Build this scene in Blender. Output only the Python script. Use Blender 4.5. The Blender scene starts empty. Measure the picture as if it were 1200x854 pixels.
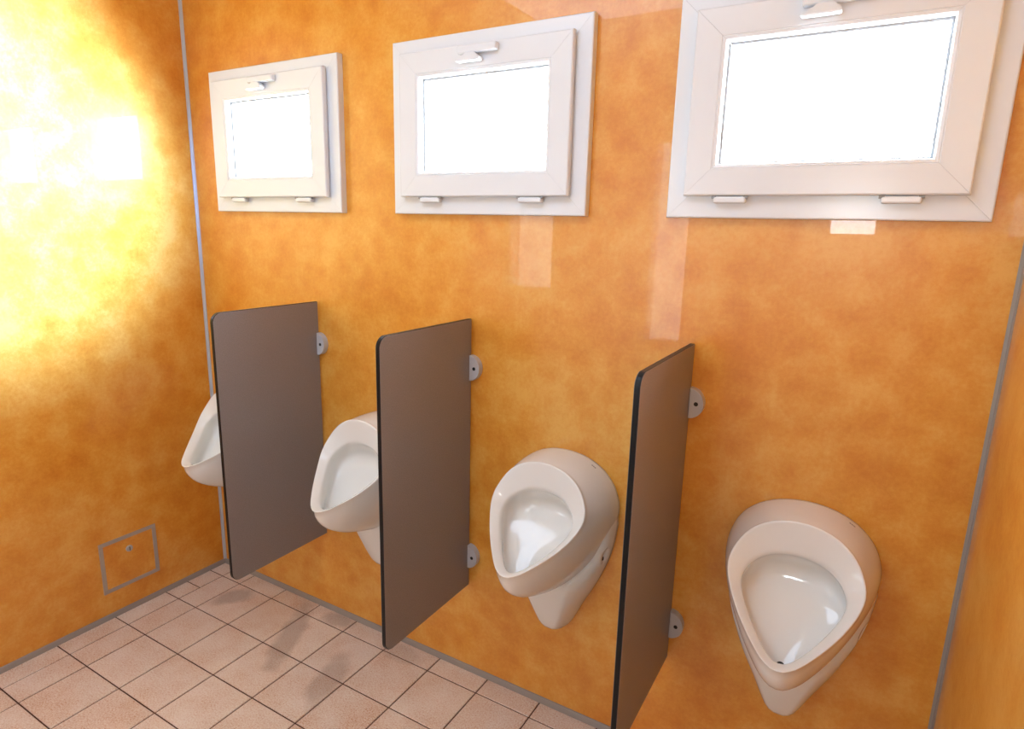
import bpy, bmesh, math, random
from mathutils import Vector, Matrix

random.seed(7)
S = bpy.context.scene
COL = S.collection

# ------------------------------------------------------------------ camera
F_PX = 729.28
CAM = Vector((2.37099, -1.57276, 1.50187))
YAW, PITCH, ROLL = 0.522783, -0.216131, 0.025299
fwd = Vector((-math.sin(YAW) * math.cos(PITCH), math.cos(YAW) * math.cos(PITCH), math.sin(PITCH)))
rgt = Vector((math.cos(YAW), math.sin(YAW), 0))
upv = rgt.cross(fwd)
r2 = rgt * math.cos(ROLL) + upv * math.sin(ROLL)
u2 = -rgt * math.sin(ROLL) + upv * math.cos(ROLL)
cd = bpy.data.cameras.new('camera')
cam = bpy.data.objects.new('camera', cd)
COL.objects.link(cam)
cd.sensor_fit = 'HORIZONTAL'
cd.sensor_width = 36.0
cd.lens = F_PX / 1200.0 * 36.0
cd.clip_start = 0.01
m = Matrix((r2, u2, -fwd)).transposed().to_4x4()
m.translation = CAM
cam.matrix_world = m
S.camera = cam

# ------------------------------------------------------------------ light
S.view_settings.view_transform = 'Standard'
S.view_settings.look = 'None'
S.view_settings.gamma = 1.0
S.view_settings.use_curve_mapping = False
S.view_settings.exposure = 0.0

W = bpy.data.worlds.new('overcast_sky')
S.world = W
W.use_nodes = True
W.node_tree.nodes['Background'].inputs[0].default_value = (0.93, 0.97, 1.0, 1)
SKY = 40.0
W.node_tree.nodes['Background'].inputs[1].default_value = SKY

FILL_LAMP = 5.6            # radiance of the added fill panel overhead
SPOT_W = 3800.0       # added spotlight that makes the left wall's glare
SPOT_COL = (0.20, 0.43, 1.0)  # strong blue, so the glare on orange laminate turns whiter

# ------------------------------------------------------------------ room numbers (metres; back wall y = 0, left wall x = 0)
XR = 2.6195           # right wall
YF = -2.40            # wall behind the camera
ZC = 2.62             # ceiling
WIN_X = (0.1655, 1.0408, 1.9049)
WW, WH, WZ = 0.6473, 0.4916, 1.5362
PART_X = (0.6567, 1.3170, 1.9920)

# ------------------------------------------------------------------ materials
def new_mat(name):
    mt = bpy.data.materials.new(name)
    mt.use_nodes = True
    return mt, mt.node_tree.nodes, mt.node_tree.links, mt.node_tree.nodes['Principled BSDF']

def plain(name, col, rough=0.5, metal=0.0, coat=0.0, spec=0.5):
    mt, N, L, B = new_mat(name)
    B.inputs['Base Color'].default_value = (*col, 1)
    B.inputs['Roughness'].default_value = rough
    B.inputs['Metallic'].default_value = metal
    B.inputs['Coat Weight'].default_value = coat
    B.inputs['Coat Roughness'].default_value = 0.03
    B.inputs['Specular IOR Level'].default_value = spec
    return mt

def ramp(N, stops):
    r = N.new('ShaderNodeValToRGB')
    el = r.color_ramp.elements
    while len(el) < len(stops):
        el.new(0.5)
    for e, (p, c) in zip(el, stops):
        e.position = p
        e.color = (*c, 1)
    return r

def noise(N, L, vec, scale, detail=4, rough=0.6, dist=0.0):
    n = N.new('ShaderNodeTexNoise')
    n.inputs['Scale'].default_value = scale
    n.inputs['Detail'].default_value = detail
    n.inputs['Roughness'].default_value = rough
    n.inputs['Distortion'].default_value = dist
    L.new(vec, n.inputs['Vector'])
    return n.outputs['Fac']

def math_node(N, L, op, a, b=None):
    q = N.new('ShaderNodeMath')
    q.operation = op
    for i, v in enumerate((a, b)):
        if v is None:
            continue
        if isinstance(v, (int, float)):
            q.inputs[i].default_value = v
        else:
            L.new(v, q.inputs[i])
    return q.outputs[0]

def make_laminate():
    """orange sponge-mottled glossy wall laminate"""
    mt, N, L, B = new_mat('orange_laminate')
    tc = N.new('ShaderNodeTexCoord')
    v = tc.outputs['Object']
    big = noise(N, L, v, 3.6, 2, 0.5)
    mid = noise(N, L, v, 15.0, 6, 0.66, 0.0)
    fine = noise(N, L, v, 85.0, 4, 0.75, 0.0)
    grain = noise(N, L, v, 420.0, 2, 0.6)
    # pale veins between soft rounded sponge prints
    warp = N.new('ShaderNodeTexNoise'); warp.inputs['Scale'].default_value = 9.0; warp.inputs['Detail'].default_value = 4
    L.new(v, warp.inputs['Vector'])
    ad = N.new('ShaderNodeMix'); ad.data_type = 'RGBA'; ad.blend_type = 'ADD'; ad.inputs['Factor'].default_value = 0.09
    L.new(v, ad.inputs['A']); L.new(warp.outputs['Color'], ad.inputs['B'])
    vo = N.new('ShaderNodeTexVoronoi'); vo.feature = 'SMOOTH_F1'; vo.inputs['Scale'].default_value = 13.0
    vo.inputs['Smoothness'].default_value = 0.35
    L.new(ad.outputs['Result'], vo.inputs['Vector'])
    s = math_node(N, L, 'MULTIPLY', big, 0.34)
    s = math_node(N, L, 'ADD', s, math_node(N, L, 'MULTIPLY', mid, 0.29))
    s = math_node(N, L, 'ADD', s, math_node(N, L, 'MULTIPLY', fine, 0.27))
    s = math_node(N, L, 'ADD', s, math_node(N, L, 'MULTIPLY', grain, 0.06))
    s = math_node(N, L, 'ADD', s, math_node(N, L, 'MULTIPLY', vo.outputs['Distance'], 0.13))
    r = ramp(N, [(0.36, (0.59, 0.185, 0.014)), (0.46, (0.66, 0.242, 0.022)),
                 (0.54, (0.72, 0.305, 0.036)), (0.66, (0.79, 0.41, 0.080))])
    L.new(s, r.inputs['Fac'])
    L.new(r.outputs['Color'], B.inputs['Base Color'])
    B.inputs['Roughness'].default_value = 0.34
    B.inputs['Specular IOR Level'].default_value = 0.55
    B.inputs['Coat Weight'].default_value = 0.40
    B.inputs['Coat Roughness'].default_value = 0.015
    return mt

def make_tile_mat():
    mt, N, L, B = new_mat('floor_tile_glaze')
    tc = N.new('ShaderNodeTexCoord')
    geo = N.new('ShaderNodeNewGeometry')
    oi = N.new('ShaderNodeObjectInfo')
    g = geo.outputs['Position']
    speck = noise(N, L, g, 210.0, 3, 0.75)
    cloud = noise(N, L, g, 9.0, 3, 0.6)
    r = ramp(N, [(0.34, (0.50, 0.25, 0.14)), (0.43, (0.64, 0.45, 0.34)), (0.54, (0.73, 0.615, 0.53)), (0.70, (0.80, 0.72, 0.65))])
    s = math_node(N, L, 'ADD', math_node(N, L, 'MULTIPLY', speck, 0.75), math_node(N, L, 'MULTIPLY', cloud, 0.25))
    s = math_node(N, L, 'ADD', s, math_node(N, L, 'MULTIPLY', math_node(N, L, 'SUBTRACT', oi.outputs['Random'], 0.5), 0.05))
    L.new(s, r.inputs['Fac'])
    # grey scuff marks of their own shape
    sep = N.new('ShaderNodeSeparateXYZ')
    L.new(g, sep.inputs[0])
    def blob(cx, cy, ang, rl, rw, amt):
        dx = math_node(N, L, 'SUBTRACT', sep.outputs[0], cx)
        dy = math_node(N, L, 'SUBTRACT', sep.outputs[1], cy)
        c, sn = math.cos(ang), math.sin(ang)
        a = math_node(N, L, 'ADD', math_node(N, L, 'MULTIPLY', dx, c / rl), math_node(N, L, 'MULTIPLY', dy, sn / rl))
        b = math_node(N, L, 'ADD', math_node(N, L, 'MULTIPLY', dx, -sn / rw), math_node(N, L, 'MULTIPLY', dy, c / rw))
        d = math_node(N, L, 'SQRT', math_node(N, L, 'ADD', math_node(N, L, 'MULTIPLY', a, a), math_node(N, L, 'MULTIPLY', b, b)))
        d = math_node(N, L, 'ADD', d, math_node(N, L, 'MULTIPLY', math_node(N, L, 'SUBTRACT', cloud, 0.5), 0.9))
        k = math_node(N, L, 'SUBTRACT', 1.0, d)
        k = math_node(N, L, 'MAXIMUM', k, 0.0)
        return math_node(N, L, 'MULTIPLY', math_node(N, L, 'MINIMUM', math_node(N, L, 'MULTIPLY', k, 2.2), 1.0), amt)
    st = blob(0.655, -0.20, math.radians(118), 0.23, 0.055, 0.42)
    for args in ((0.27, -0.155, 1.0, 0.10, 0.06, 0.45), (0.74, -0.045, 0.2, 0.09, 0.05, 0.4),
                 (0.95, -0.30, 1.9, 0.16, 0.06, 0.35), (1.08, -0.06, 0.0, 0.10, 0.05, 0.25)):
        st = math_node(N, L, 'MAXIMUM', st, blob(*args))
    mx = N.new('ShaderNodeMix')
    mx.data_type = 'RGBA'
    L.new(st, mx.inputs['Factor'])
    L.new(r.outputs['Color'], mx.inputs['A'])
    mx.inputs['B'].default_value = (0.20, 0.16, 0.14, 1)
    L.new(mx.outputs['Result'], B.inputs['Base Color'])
    B.inputs['Roughness'].default_value = 0.38
    bp = N.new('ShaderNodeBump')
    bp.inputs['Strength'].default_value = 0.05
    bp.inputs['Distance'].default_value = 0.001
    L.new(speck, bp.inputs['Height'])
    L.new(bp.outputs['Normal'], B.inputs['Normal'])
    return mt

def make_partition_mat():
    mt, N, L, B = new_mat('grey_brown_laminate')
    tc = N.new('ShaderNodeTexCoord')
    n = noise(N, L, tc.outputs['Object'], 420.0, 2, 0.6)
    r = ramp(N, [(0.3, (0.205, 0.180, 0.182)), (0.7, (0.272, 0.243, 0.247))])
    L.new(n, r.inputs['Fac'])
    L.new(r.outputs['Color'], B.inputs['Base Color'])
    B.inputs['Roughness'].default_value = 0.42
    return mt

def make_porcelain():
    mt, N, L, B = new_mat('white_porcelain')
    tc = N.new('ShaderNodeTexCoord')
    n = noise(N, L, tc.outputs['Object'], 6.0, 2, 0.5)
    r = ramp(N, [(0.3, (0.80, 0.775, 0.73)), (0.7, (0.83, 0.81, 0.775))])
    L.new(n, r.inputs['Fac'])
    L.new(r.outputs['Color'], B.inputs['Base Color'])
    B.inputs['Roughness'].default_value = 0.06
    return mt

def make_plaster(name, col):
    mt, N, L, B = new_mat(name)
    tc = N.new('ShaderNodeTexCoord')
    n = noise(N, L, tc.outputs['Object'], 40.0, 4, 0.6)
    r = ramp(N, [(0.3, tuple(c * 0.95 for c in col)), (0.7, col)])
    L.new(n, r.inputs['Fac'])
    L.new(r.outputs['Color'], B.inputs['Base Color'])
    B.inputs['Roughness'].default_value = 0.75
    return mt

def make_glass(name='window_glass', col=(0.95, 0.97, 0.97)):
    mt, N, L, B = new_mat(name)
    N.remove(B)
    out = N['Material Output']
    tr = N.new('ShaderNodeBsdfTransparent')
    tr.inputs[0].default_value = (*col, 1)
    gl = N.new('ShaderNodeBsdfGlossy')
    gl.inputs['Roughness'].default_value = 0.02
    lw = N.new('ShaderNodeLayerWeight')      # same reflectance on both faces of the thin pane
    lw.inputs['Blend'].default_value = 0.5
    f5 = math_node(N, L, 'POWER', lw.outputs['Facing'], 5.0)
    fr = math_node(N, L, 'ADD', math_node(N, L, 'MULTIPLY', f5, 0.9), 0.04)
    mx = N.new('ShaderNodeMixShader')
    L.new(fr, mx.inputs[0])
    L.new(tr.outputs[0], mx.inputs[1])
    L.new(gl.outputs[0], mx.inputs[2])
    L.new(mx.outputs[0], out.inputs[0])
    return mt

def make_lamp_mat():
    mt, N, L, B = new_mat('fill_lamp_diffuser')
    B.inputs['Base Color'].default_value = (0.9, 0.9, 0.88, 1)
    B.inputs['Emission Color'].default_value = (0.68, 0.89, 1.18, 1)
    B.inputs['Emission Strength'].default_value = FILL_LAMP
    return mt

M = dict(
    laminate=make_laminate(), tile=make_tile_mat(), partition=make_partition_mat(),
    porcelain=make_porcelain(), glass=make_glass(), tinted=make_glass('tinted_glass', (0.42, 0.43, 0.44)), lamp=make_lamp_mat(),
    ceiling=make_plaster('white_ceiling_paint', (0.85, 0.85, 0.84)),
    rear=make_plaster('pale_rear_wall_paint', (0.66, 0.70, 0.74)),
    grout=plain('dark_grout', (0.085, 0.035, 0.022), 0.9),
    upvc=plain('white_window_plastic', (0.75, 0.79, 0.85), 0.22),
    gasket=plain('grey_gasket', (0.35, 0.36, 0.38), 0.6),
    alu=plain('brushed_aluminium', (0.50, 0.50, 0.51), 0.30, 0.2),
    trim=plain('grey_corner_profile', (0.50, 0.53, 0.58), 0.4),
    skirting=plain('grey_brown_skirting', (0.30, 0.26, 0.23), 0.45),
    clip=plain('satin_grey_clip', (0.50, 0.50, 0.53), 0.30),
    hatchframe=plain('grey_hatch_frame', (0.40, 0.35, 0.30), 0.4),
    black=plain('black_core', (0.005, 0.005, 0.006), 0.35, spec=0.25),
    dark=plain('dark_hole', (0.010, 0.009, 0.008), 0.6),
    steel=plain('steel_pin', (0.32, 0.33, 0.34), 0.35),
    mark=plain('grey_print', (0.22, 0.19, 0.17), 0.4),
    door=plain('white_door_paint', (0.80, 0.79, 0.76), 0.4),
)

# ------------------------------------------------------------------ mesh helpers
def link(name, bm, mat, parent=None, smooth=False, mats=None):
    me = bpy.data.meshes.new(name)
    bmesh.ops.recalc_face_normals(bm, faces=bm.faces[:])
    bm.to_mesh(me)
    bm.free()
    for mm in (mats or [mat]):
        me.materials.append(mm)
    if smooth:
        for p in me.polygons:
            p.use_smooth = True
    o = bpy.data.objects.new(name, me)
    COL.objects.link(o)
    if parent:
        o.parent = parent
    return o

def empty(name, loc=(0, 0, 0)):
    o = bpy.data.objects.new(name, None)
    o.empty_display_size = 0.05
    o.location = loc
    COL.objects.link(o)
    return o

def tag(o, label=None, cat=None, group=None, kind=None):
    if label: o['label'] = label
    if cat: o['category'] = cat
    if group: o['group'] = group
    if kind: o['kind'] = kind
    return o

def add_box(bm, lo, hi, bevel=0.0, seg=2):
    t = bmesh.new()
    bmesh.ops.create_cube(t, size=1.0)
    for v in t.verts:
        v.co = Vector([(lo[i] + hi[i]) / 2 + v.co[i] * (hi[i] - lo[i]) for i in range(3)])
    if bevel > 0:
        bmesh.ops.bevel(t, geom=t.edges[:], offset=bevel, segments=seg, affect='EDGES', profile=0.5)
    merge(bm, t)

def merge(bm, t):
    vm = {v: bm.verts.new(v.co) for v in t.verts}
    for f in t.faces:
        try:
            nf = bm.faces.new([vm[v] for v in f.verts])
            nf.material_index = f.material_index
            nf.smooth = f.smooth
        except ValueError:
            pass
    t.free()

def add_cyl(bm, p0, p1, r0, r1=None, n=20, bevel=0.0):
    r1 = r0 if r1 is None else r1
    p0, p1 = Vector(p0), Vector(p1)
    ax = (p1 - p0).normalized()
    q = ax.to_track_quat('Z', 'Y').to_matrix()
    rings = []
    prof = [(0, r0), (1, r1)]
    if bevel > 0:
        h = (p1 - p0).length
        prof = [(0, r0), (1 - bevel / h, r1), (1 - bevel * .3 / h, r1 - bevel * .3), (1, r1 - bevel)]
    for f, r in prof:
        c = p0.lerp(p1, f)
        rings.append([bm.verts.new(c + q @ Vector((r * math.cos(2 * math.pi * k / n), r * math.sin(2 * math.pi * k / n), 0))) for k in range(n)])
    for a, b in zip(rings, rings[1:]):
        for k in range(n):
            bm.faces.new((a[k], a[(k + 1) % n], b[(k + 1) % n], b[k]))
    bm.faces.new(rings[0][::-1])
    bm.faces.new(rings[-1])

def prism(bm, pts, axis, lo, hi):
    """extrude a polygon (list of 2D points) along an axis"""
    def p3(p, a):
        if axis == 0: return (a, p[0], p[1])
        if axis == 1: return (p[0], a, p[1])
        return (p[0], p[1], a)
    A = [bm.verts.new(p3(p, lo)) for p in pts]
    B = [bm.verts.new(p3(p, hi)) for p in pts]
    n = len(pts)
    fs = [bm.faces.new([A[i], A[(i + 1) % n], B[(i + 1) % n], B[i]]) for i in range(n)]
    return fs, bm.faces.new(A[::-1]), bm.faces.new(B)

# ------------------------------------------------------------------ structure: walls, ceiling, floor
def wall_with_holes(bm, holes, x0, x1, z0, z1, y0, y1):
    xs = sorted({x0, x1, *[h[0] for h in holes], *[h[1] for h in holes]})
    zs = sorted({z0, z1, *[h[2] for h in holes], *[h[3] for h in holes]})
    V = {}
    def v(i, j, y):
        k = (i, j, y)
        if k not in V: V[k] = bm.verts.new((xs[i], y, zs[j]))
        return V[k]
    def solid(i, j):
        if not (0 <= i < len(xs) - 1 and 0 <= j < len(zs) - 1): return False
        cx, cz = (xs[i] + xs[i + 1]) / 2, (zs[j] + zs[j + 1]) / 2
        return not any(h[0] < cx < h[1] and h[2] < cz < h[3] for h in holes)
    for i in range(len(xs) - 1):
        for j in range(len(zs) - 1):
            if not solid(i, j): continue
            bm.faces.new((v(i, j, y0), v(i + 1, j, y0), v(i + 1, j + 1, y0), v(i, j + 1, y0)))
            bm.faces.new((v(i, j, y1), v(i, j + 1, y1), v(i + 1, j + 1, y1), v(i + 1, j, y1)))
            for di, dj, a, b in ((-1, 0, (i, j), (i, j + 1)), (1, 0, (i + 1, j), (i + 1, j + 1)),
                                 (0, -1, (i, j), (i + 1, j)), (0, 1, (i, j + 1), (i + 1, j + 1))):
                if not solid(i + di, j + dj):
                    bm.faces.new((v(*a, y0), v(*b, y0), v(*b, y1), v(*a, y1)))

TW = 0.14   # wall thickness
bm = bmesh.new()
wall_with_holes(bm, [(x + 0.062, x + WW - 0.062, WZ + 0.070, WZ + WH - 0.062) for x in WIN_X], -TW, XR + TW, -0.06, ZC + 0.1, 0.0, 0.05)
wall_back = tag(link('wall_back', bm, M['laminate']), 'glossy orange mottled laminate wall behind the urinals', 'wall', kind='structure')

bm = bmesh.new(); add_box(bm, (-TW, YF - TW, -0.06), (0, 0, ZC + 0.1))
wall_left = tag(link('wall_left', bm, M['laminate']), 'orange mottled laminate side wall with a grey access hatch', 'wall', kind='structure')
bm = bmesh.new(); add_box(bm, (XR, YF - TW, -0.06), (XR + TW, 0, ZC + 0.1))
wall_right = tag(link('wall_right', bm, M['laminate']), 'orange laminate wall at the right edge of the picture', 'wall', kind='structure')

# wall behind the camera, with openings added for the reflections they give
RW = (2.095, 2.345, 1.500, 1.745)
DS = (1.085, 1.335, 0.80, 2.05)          # tall tinted opening, added for a pale reflected band
SW = (0.040, 0.400, 1.08, 1.60)          # tinted corner opening, added for a pale reflected patch
bm = bmesh.new()
wall_with_holes(bm, [RW, DS, SW], 0, XR, -0.06, ZC + 0.1, YF - TW, YF)
wall_front = tag(link('wall_front', bm, M['rear']), 'pale wall behind the camera seen only as reflection', 'wall', kind='structure')
bm = bmesh.new(); add_box(bm, (0, YF, ZC), (XR, 0, ZC + 0.1))
ceiling = tag(link('ceiling', bm, M['ceiling']), 'white ceiling above the frame', 'ceiling', kind='structure')

bm = bmesh.new(); add_box(bm, (0, YF, -0.06), (XR, 0, -0.0025))
floor = tag(link('floor', bm, M['grout']), 'pinkish speckled tile floor with dark grout', 'floor', kind='structure')

# tiles, one object each, laid in the grid of the photograph
G = 0.0022
xs = [0.0, 0.092] + [0.2043 + 0.2 * i for i in range(13)]
xs[-1] = XR
ys = [0.0, -0.0806] + [-0.2806 - 0.2 * i for i in range(11)]
ys[-1] = YF
ys_border = [0.0, -0.0806, -0.187] + ys[2:]
tile_cache = {}
def tile(x0, x1, y0, y1):
    w, d = round(x1 - x0, 4), round(y0 - y1, 4)
    if (w, d) not in tile_cache:
        b = bmesh.new()
        hx, hy = w / 2 - G, d / 2 - G
        e = 0.0016
        lo = [b.verts.new((sx * hx, sy * hy, -0.004)) for sx, sy in ((-1, -1), (1, -1), (1, 1), (-1, 1))]
        md = [b.verts.new((sx * hx, sy * hy, -e)) for sx, sy in ((-1, -1), (1, -1), (1, 1), (-1, 1))]
        tp = [b.verts.new((sx * (hx - e), sy * (hy - e), 0.0)) for sx, sy in ((-1, -1), (1, -1), (1, 1), (-1, 1))]
        for A, B_ in ((lo, md), (md, tp)):
            for i in range(4):
                b.faces.new((A[i], A[(i + 1) % 4], B_[(i + 1) % 4], B_[i]))
        b.faces.new(tp)
        o = link('tile', b, M['tile'], floor)
        tile_cache[(w, d)] = o.data
    else:
        o = bpy.data.objects.new('tile', tile_cache[(w, d)])
        COL.objects.link(o)
        o.parent = floor
    o.location = ((x0 + x1) / 2, (y0 + y1) / 2, random.uniform(-0.0003, 0.0003))
for i in range(len(xs) - 1):
    yy = ys_border if i == 0 else ys
    for j in range(len(yy) - 1):
        if yy[j + 1] < -1.3 and False:
            continue
        tile(xs[i], xs[i + 1], yy[j], yy[j + 1])

# corner profiles and skirting
def corner_profile(name, sx, x, label):
    b = bmesh.new()
    a = 0.0095

    prism(b, [(x, -0.0), (x + sx * a, -0.0), (x + sx * a, -0.0022), (x + sx * 0.004, -0.0040), (x + sx * 0.0022, -0.007), (x + sx * 0.0022, -a), (x, -a)], 2, 0.018, ZC)
    return tag(link(name, b, M['trim'] if sx > 0 else M['skirting']), label, 'trim', kind='structure')
corner_profile('trim_1', 1, 0.0, 'grey vertical profile in the left wall corner')
corner_profile('trim_2', -1, XR, 'grey-brown vertical profile in the right wall corner')

def skirting(name, p0, p1, inward, label):
    """a low rounded profile along the foot of a wall"""
    b = bmesh.new()
    prof = [(0, 0), (0.010, 0), (0.0085, 0.006), (0.0065, 0.013), (0.004, 0.0175), (0, 0.0185)]
    p0, p1, n = Vector(p0), Vector(p1), Vector(inward)
    A = [b.verts.new(p0 + n * u + Vector((0, 0, z))) for u, z in prof]
    B_ = [b.verts.new(p1 + n * u + Vector((0, 0, z))) for u, z in prof]
    k = len(prof)
    for i in range(k):
        b.faces.new((A[i], A[(i + 1) % k], B_[(i + 1) % k], B_[i]))
    b.faces.new(A[::-1]); b.faces.new(B_)
    return tag(link(name, b, M['skirting']), label, 'baseboard', kind='structure')
skirting('baseboard_back', (0.0, 0, 0), (XR, 0, 0), (0, -1, 0), 'narrow grey strip at the foot of the urinal wall')
skirting('baseboard_left', (0, 0, 0), (0, YF, 0), (1, 0, 0), 'narrow grey strip at the foot of the hatch wall')
skirting('baseboard_right', (XR, 0, 0), (XR, YF, 0), (-1, 0, 0), 'narrow grey strip at the foot of the right wall')

# ------------------------------------------------------------------ windows
def bar_ring(x0, x1, z0, z1, width, prof, name, mat, parent, y_in=False):
    """four mitred bars; prof = list of (u, y): u from the outer edge (0) to the inner edge (1)"""
    def pt(side, end, u, y):
        w = u * width
        xa, xb, za, zb = x0 + w, x1 - w, z0 + w, z1 - w
        c = {('b', 0): (xa, za), ('b', 1): (xb, za), ('r', 0): (xb, za), ('r', 1): (xb, zb),
             ('t', 0): (xb, zb), ('t', 1): (xa, zb), ('l', 0): (xa, zb), ('l', 1): (xa, za)}[(side, end)]
        return Vector((c[0], y, c[1]))
    for side in 'brtl':
        b = bmesh.new()
        g = {'b': Vector((1, 0, 0)), 'r': Vector((0, 0, 1)), 't': Vector((-1, 0, 0)), 'l': Vector((0, 0, -1))}[side] * 0.00025
        A = [b.verts.new(pt(side, 0, u, y) + g) for u, y in prof]
        B_ = [b.verts.new(pt(side, 1, u, y) - g) for u, y in prof]
        k = len(prof)
        for i in range(k):
            b.faces.new((A[i], A[(i + 1) % k], B_[(i + 1) % k], B_[i]))
        b.faces.new(A[::-1]); b.faces.new(B_)
        link(name, b, mat, parent)

def make_window(name, wx, label):
    root = empty(name, (wx, 0, WZ))
    tag(root, label, 'window', 'white tilting windows above the urinals', 'structure')
    # outer frame lying on the wall
    fw = 0.076
    bar_ring(0, WW, 0, WH, fw, [(0, 0.0), (0, -0.0215), (0.018, -0.0235), (0.045, -0.0245), (0.80, -0.0245), (0.80, -0.012), (1.0, -0.012), (1.0, 0.05), (0.85, 0.05), (0.85, 0.0)],
             'frame_bar', M['upvc'], root)
    # sash
    sx0, sx1, sz0, sz1 = 0.043, 0.604, 0.050, 0.453
    sw = 0.071
    bar_ring(sx0, sx1, sz0, sz1, sw, [(0, -0.0325), (0, -0.0425), (0.012, -0.0455), (0.05, -0.0475), (0.84, -0.0470), (0.86, -0.0455), (0.88, -0.0465), (0.97, -0.0445), (1.0, -0.0400), (1.0, -0.022), (0.78, -0.022), (0.78, 0.03), (0.50, 0.03), (0.50, -0.022), (0.10, -0.022), (0.10, -0.0325)],
             'sash_bar', M['upvc'], root)
    ix0, ix1, iz0, iz1 = sx0 + sw, sx1 - sw, sz0 + sw, sz1 - sw
    bar_ring(ix0 - 0.004, ix1 + 0.004, iz0 - 0.004, iz1 + 0.004, 0.0092, [(0, -0.0215), (1, -0.0215), (1, -0.0165), (0, -0.0165)], 'gasket', M['gasket'], root)
    b = bmesh.new(); add_box(b, (ix0 - 0.010, -0.0165, iz0 - 0.010), (ix1 + 0.010, -0.0125, iz1 + 0.010))
    link('pane', b, M['glass'], root)
    # two hinges under the sash
    for hx in (0.150, 0.489):
        b = bmesh.new()
        add_box(b, (hx - 0.036, -0.0445, 0.0335), (hx + 0.036, -0.0245, 0.0485), 0.004, 3)
        h = link('hinge', b, M['upvc'], root)
        for s in (-1, 1):
            q = bmesh.new()
            add_cyl(q, (hx + s * 0.030, -0.041, 0.0465), (hx + s * 0.0405, -0.041, 0.0465), 0.0030, n=12)
            link('pin', q, M['steel'], h)
    # latch at the top of the sash
    b = bmesh.new()
    add_box(b, (0.262, -0.066, 0.4245), (0.388, -0.0465, 0.4450), 0.0045, 3)
    hd = link('latch', b, M['upvc'], root)
    q = bmesh.new()
    prism(q, [(0.262, 0.4035), (0.338, 0.4035), (0.338, 0.411), (0.322, 0.4245), (0.292, 0.4245), (0.280, 0.414), (0.262, 0.4095)], 1, -0.072, -0.050)
    bmesh.ops.bevel(q, geom=q.edges[:], offset=0.0018, segments=2, affect='EDGES')
    link('lever', q, M['upvc'], hd)
    # daylight portal
    ld = bpy.data.lights.new(name + '_portal', 'AREA')
    ld.shape = 'RECTANGLE'; ld.size = ix1 - ix0; ld.size_y = iz1 - iz0
    ld.cycles.is_portal = True
    lo = bpy.data.objects.new('daylight_portal', ld)
    lo.location = (wx + (ix0 + ix1) / 2, -0.005, WZ + (iz0 + iz1) / 2)
    lo.rotation_euler = (math.radians(-90), 0, 0)
    COL.objects.link(lo)
    return root
make_window('window_1', WIN_X[0], 'leftmost and smallest-looking white window, nearest the wall corner')
make_window('window_2', WIN_X[1], 'middle white window, above the second and third urinals')
make_window('window_3', WIN_X[2], 'rightmost white window, largest, cut by the top of the picture')

# small rear window added behind the camera (reflected as a bright patch under window 3)
rx0, rx1, rz0, rz1 = RW
rw = empty('added_window_4', (0, 0, 0))
tag(rw, 'small bright window added behind the camera, seen only as reflection', 'window', kind='structure')
bar_ring(rx0 - 0.03, rx1 + 0.03, rz0 - 0.03, rz1 + 0.03, 0.045, [(0, YF), (0, YF + 0.02), (1, YF + 0.02), (1, YF - 0.08), (0.7, YF - 0.08), (0.7, YF)], 'frame_bar', M['upvc'], rw)
b = bmesh.new(); add_box(b, (rx0 + 0.010, YF - 0.034, rz0 + 0.010), (rx1 - 0.010, YF - 0.03, rz1 - 0.010)); link('pane', b, M['glass'], rw)
ld = bpy.data.lights.new('rear_portal', 'AREA'); ld.shape = 'RECTANGLE'; ld.size = rx1 - rx0; ld.size_y = rz1 - rz0; ld.cycles.is_portal = True
lo = bpy.data.objects.new('daylight_portal', ld); lo.location = ((rx0 + rx1) / 2, YF - 0.02, (rz0 + rz1) / 2); lo.rotation_euler = (math.radians(90), 0, 0); COL.objects.link(lo)

for nm, (a0, a1, c0, c1), lab in (('added_window_5', DS, 'tall tinted window added behind the camera, seen only as a pale reflected band'),
                                  ('added_window_6', SW, 'tinted corner window added behind the camera, seen only as a pale reflection')):
    w_ = empty(nm, (0, 0, 0)); tag(w_, lab, 'window', kind='structure')
    bar_ring(a0 - 0.03, a1 + 0.03, c0 - 0.03, c1 + 0.03, 0.040, [(0, YF), (0, YF + 0.02), (1, YF + 0.02), (1, YF - 0.08), (0.75, YF - 0.08), (0.75, YF)], 'frame_bar', M['upvc'], w_)
    b = bmesh.new(); add_box(b, (a0 + 0.008, YF - 0.034, c0 + 0.008), (a1 - 0.008, YF - 0.03, c1 - 0.008)); link('pane', b, M['tinted'], w_)  # added openings, tinted to weaken their reflection in the back wall

# unseen ceiling panel, added above the frame as fill light
lamp = empty('added_fill_lamp', (1.30, -1.35, ZC))
tag(lamp, 'wide white ceiling panel lamp added above the frame for fill light', 'lamp')
b = bmesh.new(); add_box(b, (-0.66, -0.36, -0.05), (0.66, 0.36, 0.0), 0.006); link('housing', b, M['upvc'], lamp)
b = bmesh.new(); add_box(b, (-0.63, -0.33, -0.062), (0.63, 0.33, -0.050), 0.004); link('diffuser', b, M['lamp'], lamp)

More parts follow.
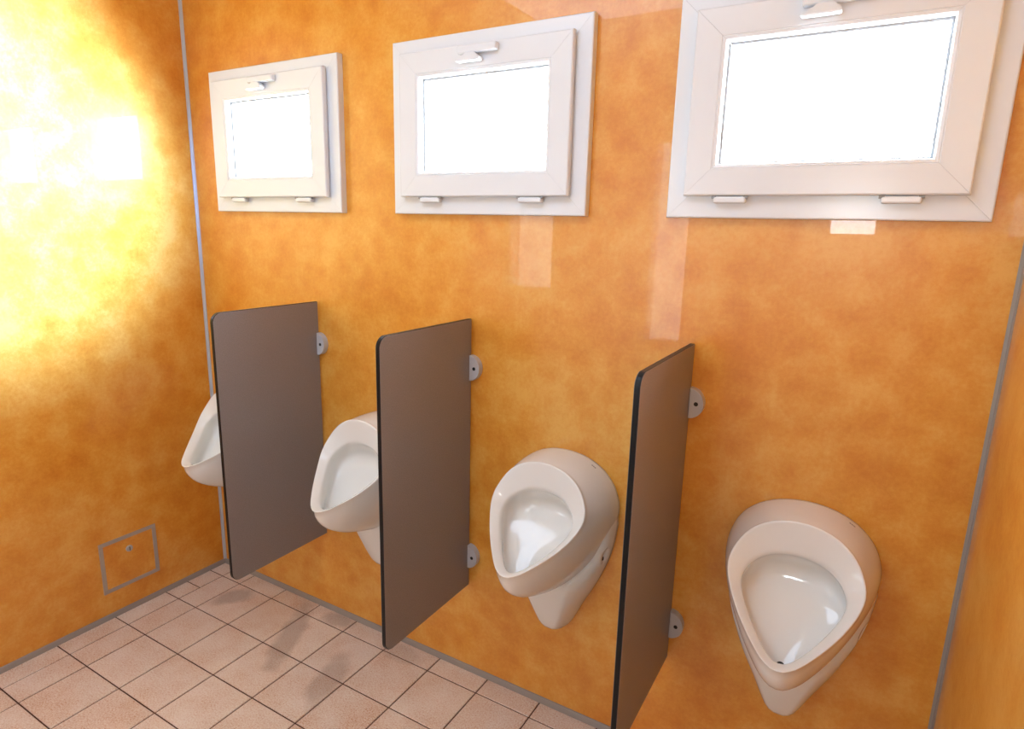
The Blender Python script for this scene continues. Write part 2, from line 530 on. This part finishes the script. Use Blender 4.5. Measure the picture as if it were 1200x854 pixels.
# unseen spotlight added above the frame to make the glare on the left wall
SPOT_P = Vector((2.50, -1.20, 2.40)); SPOT_T = Vector((0.0, -0.75, 1.69))
sp = empty('added_glare_spot', SPOT_P)
tag(sp, 'small white spotlight added above the frame to make the left wall glare', 'lamp')
sd = (SPOT_T - SPOT_P).normalized()
b = bmesh.new(); add_cyl(b, -sd * 0.075, sd * 0.0, 0.034, 0.045, n=28)
link('shade', b, M['upvc'], sp)
b = bmesh.new(); add_cyl(b, -sd * 0.05, (XR - SPOT_P.x, 0, 0.03), 0.009, n=12); add_cyl(b, (XR - SPOT_P.x, 0, 0.03), (XR - SPOT_P.x - 0.012, 0, 0.03), 0.035, n=24)
link('bracket', b, M['upvc'], sp)
ld = bpy.data.lights.new('glare_spot_lamp', 'SPOT')
ld.energy = SPOT_W; ld.color = SPOT_COL
ld.spot_size = math.radians(33); ld.spot_blend = 1.0; ld.shadow_soft_size = 0.03
lo = bpy.data.objects.new('glare_spot_lamp', ld); COL.objects.link(lo)
lo.location = SPOT_P + sd * 0.04
lo.rotation_euler = sd.to_track_quat('-Z', 'Y').to_euler()

# ------------------------------------------------------------------ partitions
def make_partition(px, label):
    root = empty('partition', (px, 0, 0.3317))
    tag(root, label, 'partition', 'grey partitions between the urinals')
    H, D, T, R, gap = 0.8970, 0.4200, 0.0125, 0.030, 0.009
    def outline(inset=0.0):
        pts = [(-gap - 0.0 - inset * 0, 0 + inset), (-gap, H - inset)]
        d = D - inset
        for k in range(9):
            a = math.pi / 2 * k / 8
            pts.append((-(d - R) - R * math.sin(a), (H - inset - R) + R * math.cos(a)))
        for k in range(9):
            a = math.pi / 2 * k / 8
            pts.append((-(d - R) - R * math.cos(a), (inset + R) - R * math.sin(a)))
        return pts
    # black core board with softened edges
    b = bmesh.new()
    e = 0.0012
    A = [[b.verts.new((x, y, z)) for y, z in outline(i)] for x, i in ((-T / 2, e), (-T / 2 + e, 0), (T / 2 - e, 0), (T / 2, e))]
    n = len(A[0])
    for P, Q in zip(A, A[1:]):
        for i in range(n):
            b.faces.new((P[i], P[(i + 1) % n], Q[(i + 1) % n], Q[i]))
    b.faces.new(A[0][::-1]); b.faces.new(A[-1])
    panel = link('panel', b, M['black'], root)
    # decorative faces
    for s in (-1, 1):
        b = bmesh.new()
        fs = prism(b, outline(e), 0, s * (T / 2 - 0.0002), s * (T / 2 + 0.0006))
        link('face', b, M['partition'], panel)
    # half-round wall clips: two on each side
    for z in (0.108, 0.745):
        for s in (-1, 1):
            b = bmesh.new()
            r = 0.0400
            pts = [(s * T / 2 + s * 0.0009, z - r)] + [(s * T / 2 + s * (0.0009 + r * 0.92 * math.sin(math.pi * k / 18)), z - r * math.cos(math.pi * k / 18)) for k in range(1, 18)] + [(s * T / 2 + s * 0.0009, z + r)]
            _, fa, fb = prism(b, pts, 1, 0.0, -0.021)
            front = fa if fa.calc_center_median().y < -0.01 else fb
            bmesh.ops.bevel(b, geom=list(front.edges), offset=0.0028, segments=3, affect='EDGES', profile=0.5)
            c = link('wall_clip', b, M['clip'], root)
            q = bmesh.new()
            cx = s * (T / 2 + 0.019)
            add_cyl(q, (cx, -0.0205, z), (cx, -0.0216, z), 0.0055, n=14)
            link('screw', q, M['dark'], c)
    return root
make_partition(PART_X[0], 'leftmost grey partition, farthest back, hiding most of the corner urinal')
make_partition(PART_X[1], 'middle grey partition, between the second and third urinals from the left')
make_partition(PART_X[2], 'rightmost grey partition, nearest, seen almost edge-on beside the frontal urinal')

# ------------------------------------------------------------------ urinal
NN = 72          # points round the bowl

def smooth_interp(tab, x):
    """monotone-ish cubic interpolation of a table"""
    if x <= tab[0][0]: return tab[0][1]
    if x >= tab[-1][0]: return tab[-1][1]
    for i in range(len(tab) - 1):
        if tab[i][0] <= x <= tab[i + 1][0]:
            x0, y0 = tab[i]; x1, y1 = tab[i + 1]
            t = (x - x0) / (x1 - x0)
            m0 = ((y1 - tab[i - 1][1]) / (x1 - tab[i - 1][0])) if i > 0 else (y1 - y0) / (x1 - x0)
            m1 = ((tab[i + 2][1] - y0) / (tab[i + 2][0] - x0)) if i + 2 < len(tab) else (y1 - y0) / (x1 - x0)
            h = x1 - x0
            return (2*t**3 - 3*t*t + 1)*y0 + (t**3 - 2*t*t + t)*h*m0 + (-2*t**3 + 3*t*t)*y1 + (t**3 - t*t)*h*m1

def resample(pts, n):
    """closed loop resampled to n points of equal arc length, starting at pts[0]"""
    P = pts + [pts[0]]
    d = [0.0]
    for a, b_ in zip(P, P[1:]): d.append(d[-1] + (Vector(b_) - Vector(a)).length)
    out = []
    j = 0
    for k in range(n):
        t = d[-1] * k / n
        while d[j + 1] < t: j += 1
        f = (t - d[j]) / max(1e-9, d[j + 1] - d[j])
        out.append(Vector(P[j]).lerp(Vector(P[j + 1]), f))
    return out

def half_to_loop(half, n=NN):
    """half = right half from the top (x=0) to the bottom (x=0), 2-D; smoothed closed loop"""
    full = [(x, s, 0) for x, s in half] + [(-x, s, 0) for x, s in half[-2:0:-1]]
    P = [Vector(p) for p in full]
    # closed Catmull-Rom
    k = len(P); dense = []
    for i in range(k):
        p0, p1, p2, p3 = P[i - 1], P[i], P[(i + 1) % k], P[(i + 2) % k]
        for q in range(12):
            t = q / 12
            dense.append(0.5 * ((2 * p1) + (p2 - p0) * t + (2*p0 - 5*p1 + 4*p2 - p3) * t*t + (3*p1 - p0 - 3*p2 + p3) * t**3))
    return resample(dense, n)

RIM = [(0, 0), (0.050, 0.006), (0.088, 0.022), (0.115, 0.046), (0.134, 0.080), (0.1405, 0.112), (0.134, 0.146),
       (0.117, 0.186), (0.093, 0.227), (0.066, 0.264), (0.036, 0.298), (0.013, 0.313), (0, 0.315)]
INNER = [(0, 0.060), (0.040, 0.065), (0.070, 0.078), (0.093, 0.100), (0.1055, 0.128), (0.104, 0.154), (0.093, 0.182),
         (0.075, 0.216), (0.053, 0.250), (0.028, 0.281), (0.010, 0.294), (0, 0.296)]
BACK = [(0, 0.876), (0.060, 0.868), (0.112, 0.843), (0.150, 0.803), (0.170, 0.750), (0.168, 0.700), (0.152, 0.645),
        (0.126, 0.585), (0.095, 0.530), (0.058, 0.488), (0.024, 0.468), (0, 0.464)]
RA = Vector((0, -0.150, 0.885))
RT = Vector((0, -0.200, -0.240)).normalized()
RN = Vector((0, -0.240, 0.200)).normalized()     # out of the rim plane

def rim_off(s):
    return -0.052 * max(0.0, math.sin(math.pi * min(1.0, max(0.0, s / 0.315)) ** 0.8)) 

def rim_pt(p, off):
    x, s = p.x, p.y
    return RA + RT * s + RN * (rim_off(s) + off) + Vector((x, 0, 0))

def bez(p0, p1, p2, p3, t):
    u = 1 - t
    return p0 * u**3 + p1 * 3*u*u*t + p2 * 3*u*t*t + p3 * t**3

def build_bowl():
    rim = half_to_loop(RIM)
    inn = half_to_loop(INNER)
    back = half_to_loop([(x, z) for x, z in BACK])
    rings = []
    b = bmesh.new()
    lip = 0.010
    def ring(pts):
        rings.append([b.verts.new(p) for p in pts])
    def vv(k):
        """0 at the top of the rim, 1 at the tip"""
        return rim[k].y / 0.315
    # outer body from the wall to the lip
    NT = 16
    outer = []
    for i in range(NT + 1):
        t = 1 - i / NT
        pts = []
        for k in range(NN):
            p0 = rim_pt(rim[k], -lip)
            p3 = Vector((back[k].x, 0, back[k].y))
            v = vv(k)
            rad = Vector((rim[k].x, 0, 0))
            # leave the lip going back (and at the tip downwards)
            d1 = Vector((rim[k].x * 0.10, 0.035, 0.004)).lerp(Vector((0, 0.012, -0.105)), v ** 1.5)
            d2 = Vector((0, -0.045, 0.003)).lerp(Vector((0, -0.150, 0.030)), v ** 1.5)
            pts.append(bez(p0, p0 + d1, p3 + d2, p3, t))
        ring(pts)
    # rounded lip: outer edge -> crest -> flat rim -> inner edge
    def rim_ring(f, off, grow=0.0):
        pts = []
        for k in range(NN):
            a = rim[k].lerp(inn[k], f)
            c = Vector((0, 0.16, 0))
            a = c + (a - c) * (1 + grow)
            pts.append(rim_pt(a, off))
        ring(pts)
    rim_ring(0.0, -0.0055, 0.004)
    rim_ring(0.02, -0.0015, 0.0)
    rim_ring(0.07, 0.0)
    rim_ring(0.14, -0.0008)
    rim_ring(0.35, -0.004)
    rim_ring(0.60, -0.0085)
    rim_ring(0.85, -0.0140)
    rim_ring(0.95, -0.0170)
    rim_ring(1.0, -0.0215)
    # inside of the bowl
    drain = Vector((0, -0.278, 0.566))
    NI = 16
    I0 = [rim_pt(inn[k], -0.0215) for k in range(NN)]
    ends = [drain + Vector((0.016 * math.sin(2 * math.pi * k / NN), -0.016 * math.cos(2 * math.pi * k / NN) * -1, 0)) for k in range(NN)]
    for i in range(1, NI + 1):
        t = i / NI
        pts = []
        for k in range(NN):
            v = (inn[k].y - 0.066) / 0.235
            x = inn[k].x
            p0 = I0[k]
            p1 = p0 - RN * (0.120 - 0.085 * v) + Vector((x * 0.16, 0, 0)) - RT * (0.020 * (1 - v)**2)
            p2 = Vector((x * 0.72, -0.165, 0.668)).lerp(Vector((x, -0.318, 0.580)), v)
            pts.append(bez(p0, p1, p2, ends[k], t))
        ring(pts)
    for A, B_ in zip(rings, rings[1:]):
        for k in range(NN):
            b.faces.new((A[k], A[(k + 1) % NN], B_[(k + 1) % NN], B_[k]))
    b.faces.new(rings[-1])
    b.faces.new(rings[0][::-1])
    return b

HOUS = [(0, 0.308), (0.024, 0.312), (0.042, 0.330), (0.058, 0.362), (0.080, 0.410), (0.108, 0.465), (0.132, 0.520),
        (0.153, 0.580), (0.167, 0.650), (0.165, 0.715), (0.100, 0.770), (0, 0.780)]
def build_housing():
    """tapering outlet cover between the bowl and the wall"""
    loop = half_to_loop([(x, z) for x, z in HOUS])
    b = bmesh.new()
    rings = []
    for d, ins in ((0.0, 0.0), (0.012, 0.001), (0.030, 0.006), (0.055, 0.017), (0.078, 0.033), (0.096, 0.053), (0.105, 0.072)):
        pts = []
        for p in loop:
            z, x = p.y, p.x
            # shallower towards the foot
            dep = d * (0.60 + 0.40 * min(1, max(0, (z - 0.308) / 0.18)) ** 0.8) * (1.25)
            cz = 0.56
            k = 1 - ins / 0.16
            fz = cz + (z - cz) * (1 - ins / 0.36 * 0.62)
            dep = min(dep, max(0.062, 0.1375 * (0.655 - fz) / 0.15))        # stays under the bowl
            pts.append(Vector((x * k, -dep, fz)))
        rings.append([b.verts.new(p) for p in pts])
    for A, B_ in zip(rings, rings[1:]):
        for k in range(NN):
            b.faces.new((A[k], A[(k + 1) % NN], B_[(k + 1) % NN], B_[k]))
    A = rings[-1]
    for k in range(NN // 2):                       # cap in strips across, left to right
        q = [A[k], A[k + 1], A[NN - k - 1], A[(NN - k) % NN]]
        q = [v for n_, v in enumerate(q) if v not in q[:n_]]
        b.faces.new(q)
    b.faces.new(rings[0][::-1])
    return b

def make_urinal(ux):
    root = empty('urinal', (ux, 0, 0.288))
    dz = Matrix.Translation((0, 0, -0.288))
    b = build_bowl(); bmesh.ops.transform(b, matrix=dz, verts=b.verts[:])
    parts = [link('bowl', b, M['porcelain'], root, smooth=True)]
    b = build_housing(); bmesh.ops.transform(b, matrix=dz, verts=b.verts[:])
    parts.append(link('outlet_cover', b, M['porcelain'], root, smooth=True))
    # scooped fixing holes on both flanks
    cut = bmesh.new()
    for s in (-1, 1):
        t = bmesh.new()
        bmesh.ops.create_uvsphere(t, u_segments=20, v_segments=12, radius=1.0)
        bmesh.ops.transform(t, matrix=Matrix.Translation((s * 0.163, -0.040, 0.600 - 0.288)) @ Matrix.Rotation(s * 0.35, 4, 'Y') @ Matrix.Diagonal((0.020, 0.013, 0.030, 1)), verts=t.verts[:])
        merge(cut, t)
    cutter = link('cutter', cut, M['porcelain'])
    for part in parts:
        md = part.modifiers.new('scoop', 'BOOLEAN'); md.operation = 'DIFFERENCE'; md.object = cutter; md.solver = 'EXACT'
    cutter.location = root.location
    bpy.context.view_layer.update()
    dg = bpy.context.evaluated_depsgraph_get()
    for part in parts:
        me = bpy.data.meshes.new_from_object(part.evaluated_get(dg))
        part.modifiers.clear()
        part.data = me
        for p in me.polygons: p.use_smooth = True
    bpy.data.objects.remove(cutter)
    # drain
    b = bmesh.new(); dn = Vector((0, -0.683, 0.728)); dc = Vector((0, -0.2445, 0.2960)); add_cyl(b, dc - dn * 0.004, dc + dn * 0.0012, 0.0095, n=18)
    dr = link('drain', b, M['dark'], root)
    for s in (-1, 1):
        b = bmesh.new()
        add_cyl(b, (s * 0.120, -0.040, 0.588 - 0.288), (s * 0.1455, -0.041, 0.590 - 0.288), 0.0060, n=14)
        link('fixing_hole', b, M['dark'], root)
    # small printed mark on the right shoulder
    n = Vector((0.5145, 0.0216, 0.8572)).normalized(); d = Vector((0.857, 0, -0.515)).normalized(); w = n.cross(d)
    b = bmesh.new()
    for q0, q1 in ((-0.0075, -0.0035), (-0.0025, 0.0015), (0.0025, 0.0070)):
        vs = []
        for h in (-0.0003, 0.0007):
            for q, e in ((q0, -0.0014), (q1, -0.0014), (q1, 0.0014), (q0, 0.0014)):
                vs.append(b.verts.new(Vector((0.0977, -0.0290, 0.5653)) + d * q + w * e + n * h))
        b.faces.new(vs[4:]); b.faces.new(vs[3::-1])
        for i in range(4):
            b.faces.new((vs[i], vs[(i + 1) % 4], vs[4 + (i + 1) % 4], vs[4 + i]))
    link('printed_mark', b, M['mark'], root)
    return root

u0 = make_urinal(0.328)
def copy_tree(o, parent=None):
    c = o.copy(); COL.objects.link(c)
    if parent: c.parent = parent
    for ch in o.children: copy_tree(ch, c)
    return c
UR = [u0]
for ux in (0.987, 1.657, 2.299):
    c = copy_tree(u0); c.location.x = ux; UR.append(c)
for o, lb in zip(UR, ('white urinal in the far left corner, mostly hidden behind the leftmost partition',
                      'white urinal half hidden behind the middle partition',
                      'white urinal in full view between the middle and rightmost partitions',
                      'white urinal at the right, seen from the front, its foot at the picture bottom')):
    tag(o, lb, 'urinal', 'white wall urinals in a row')

# ------------------------------------------------------------------ access hatch on the left wall
ht = empty('access_hatch', (0, -0.4010, 0.104))
tag(ht, 'small square orange access hatch with thin grey frame, low on left wall', 'hatch')
hw, hh, t = 0.107, 0.207, 0.015
def hbox(name, lo, hi, mat, bev=0.0012):
    b = bmesh.new(); add_box(b, lo, hi, bev); return link(name, b, mat, ht)
hbox('frame_strip', (0, -hw, 0), (0.004, hw, t), M['hatchframe'])
hbox('frame_strip', (0, -hw, hh - t), (0.004, hw, hh), M['hatchframe'])
hbox('frame_strip', (0, -hw, t), (0.004, -hw + t, hh - t), M['hatchframe'])
hbox('frame_strip', (0, hw - t, t), (0.004, hw, hh - t), M['hatchframe'])
pn = hbox('panel', (0, -hw + t, t), (0.0022, hw - t, hh - t), M['laminate'], 0.0004)
b = bmesh.new(); add_cyl(b, (0.002, 0, 0.148), (0.0075, 0, 0.148), 0.0125, n=20, bevel=0.002); lk = link('lock', b, M['alu'], ht)
b = bmesh.new(); add_box(b, (0.0070, -0.0015, 0.1405), (0.0078, 0.0015, 0.1555)); link('slot', b, M['dark'], lk)
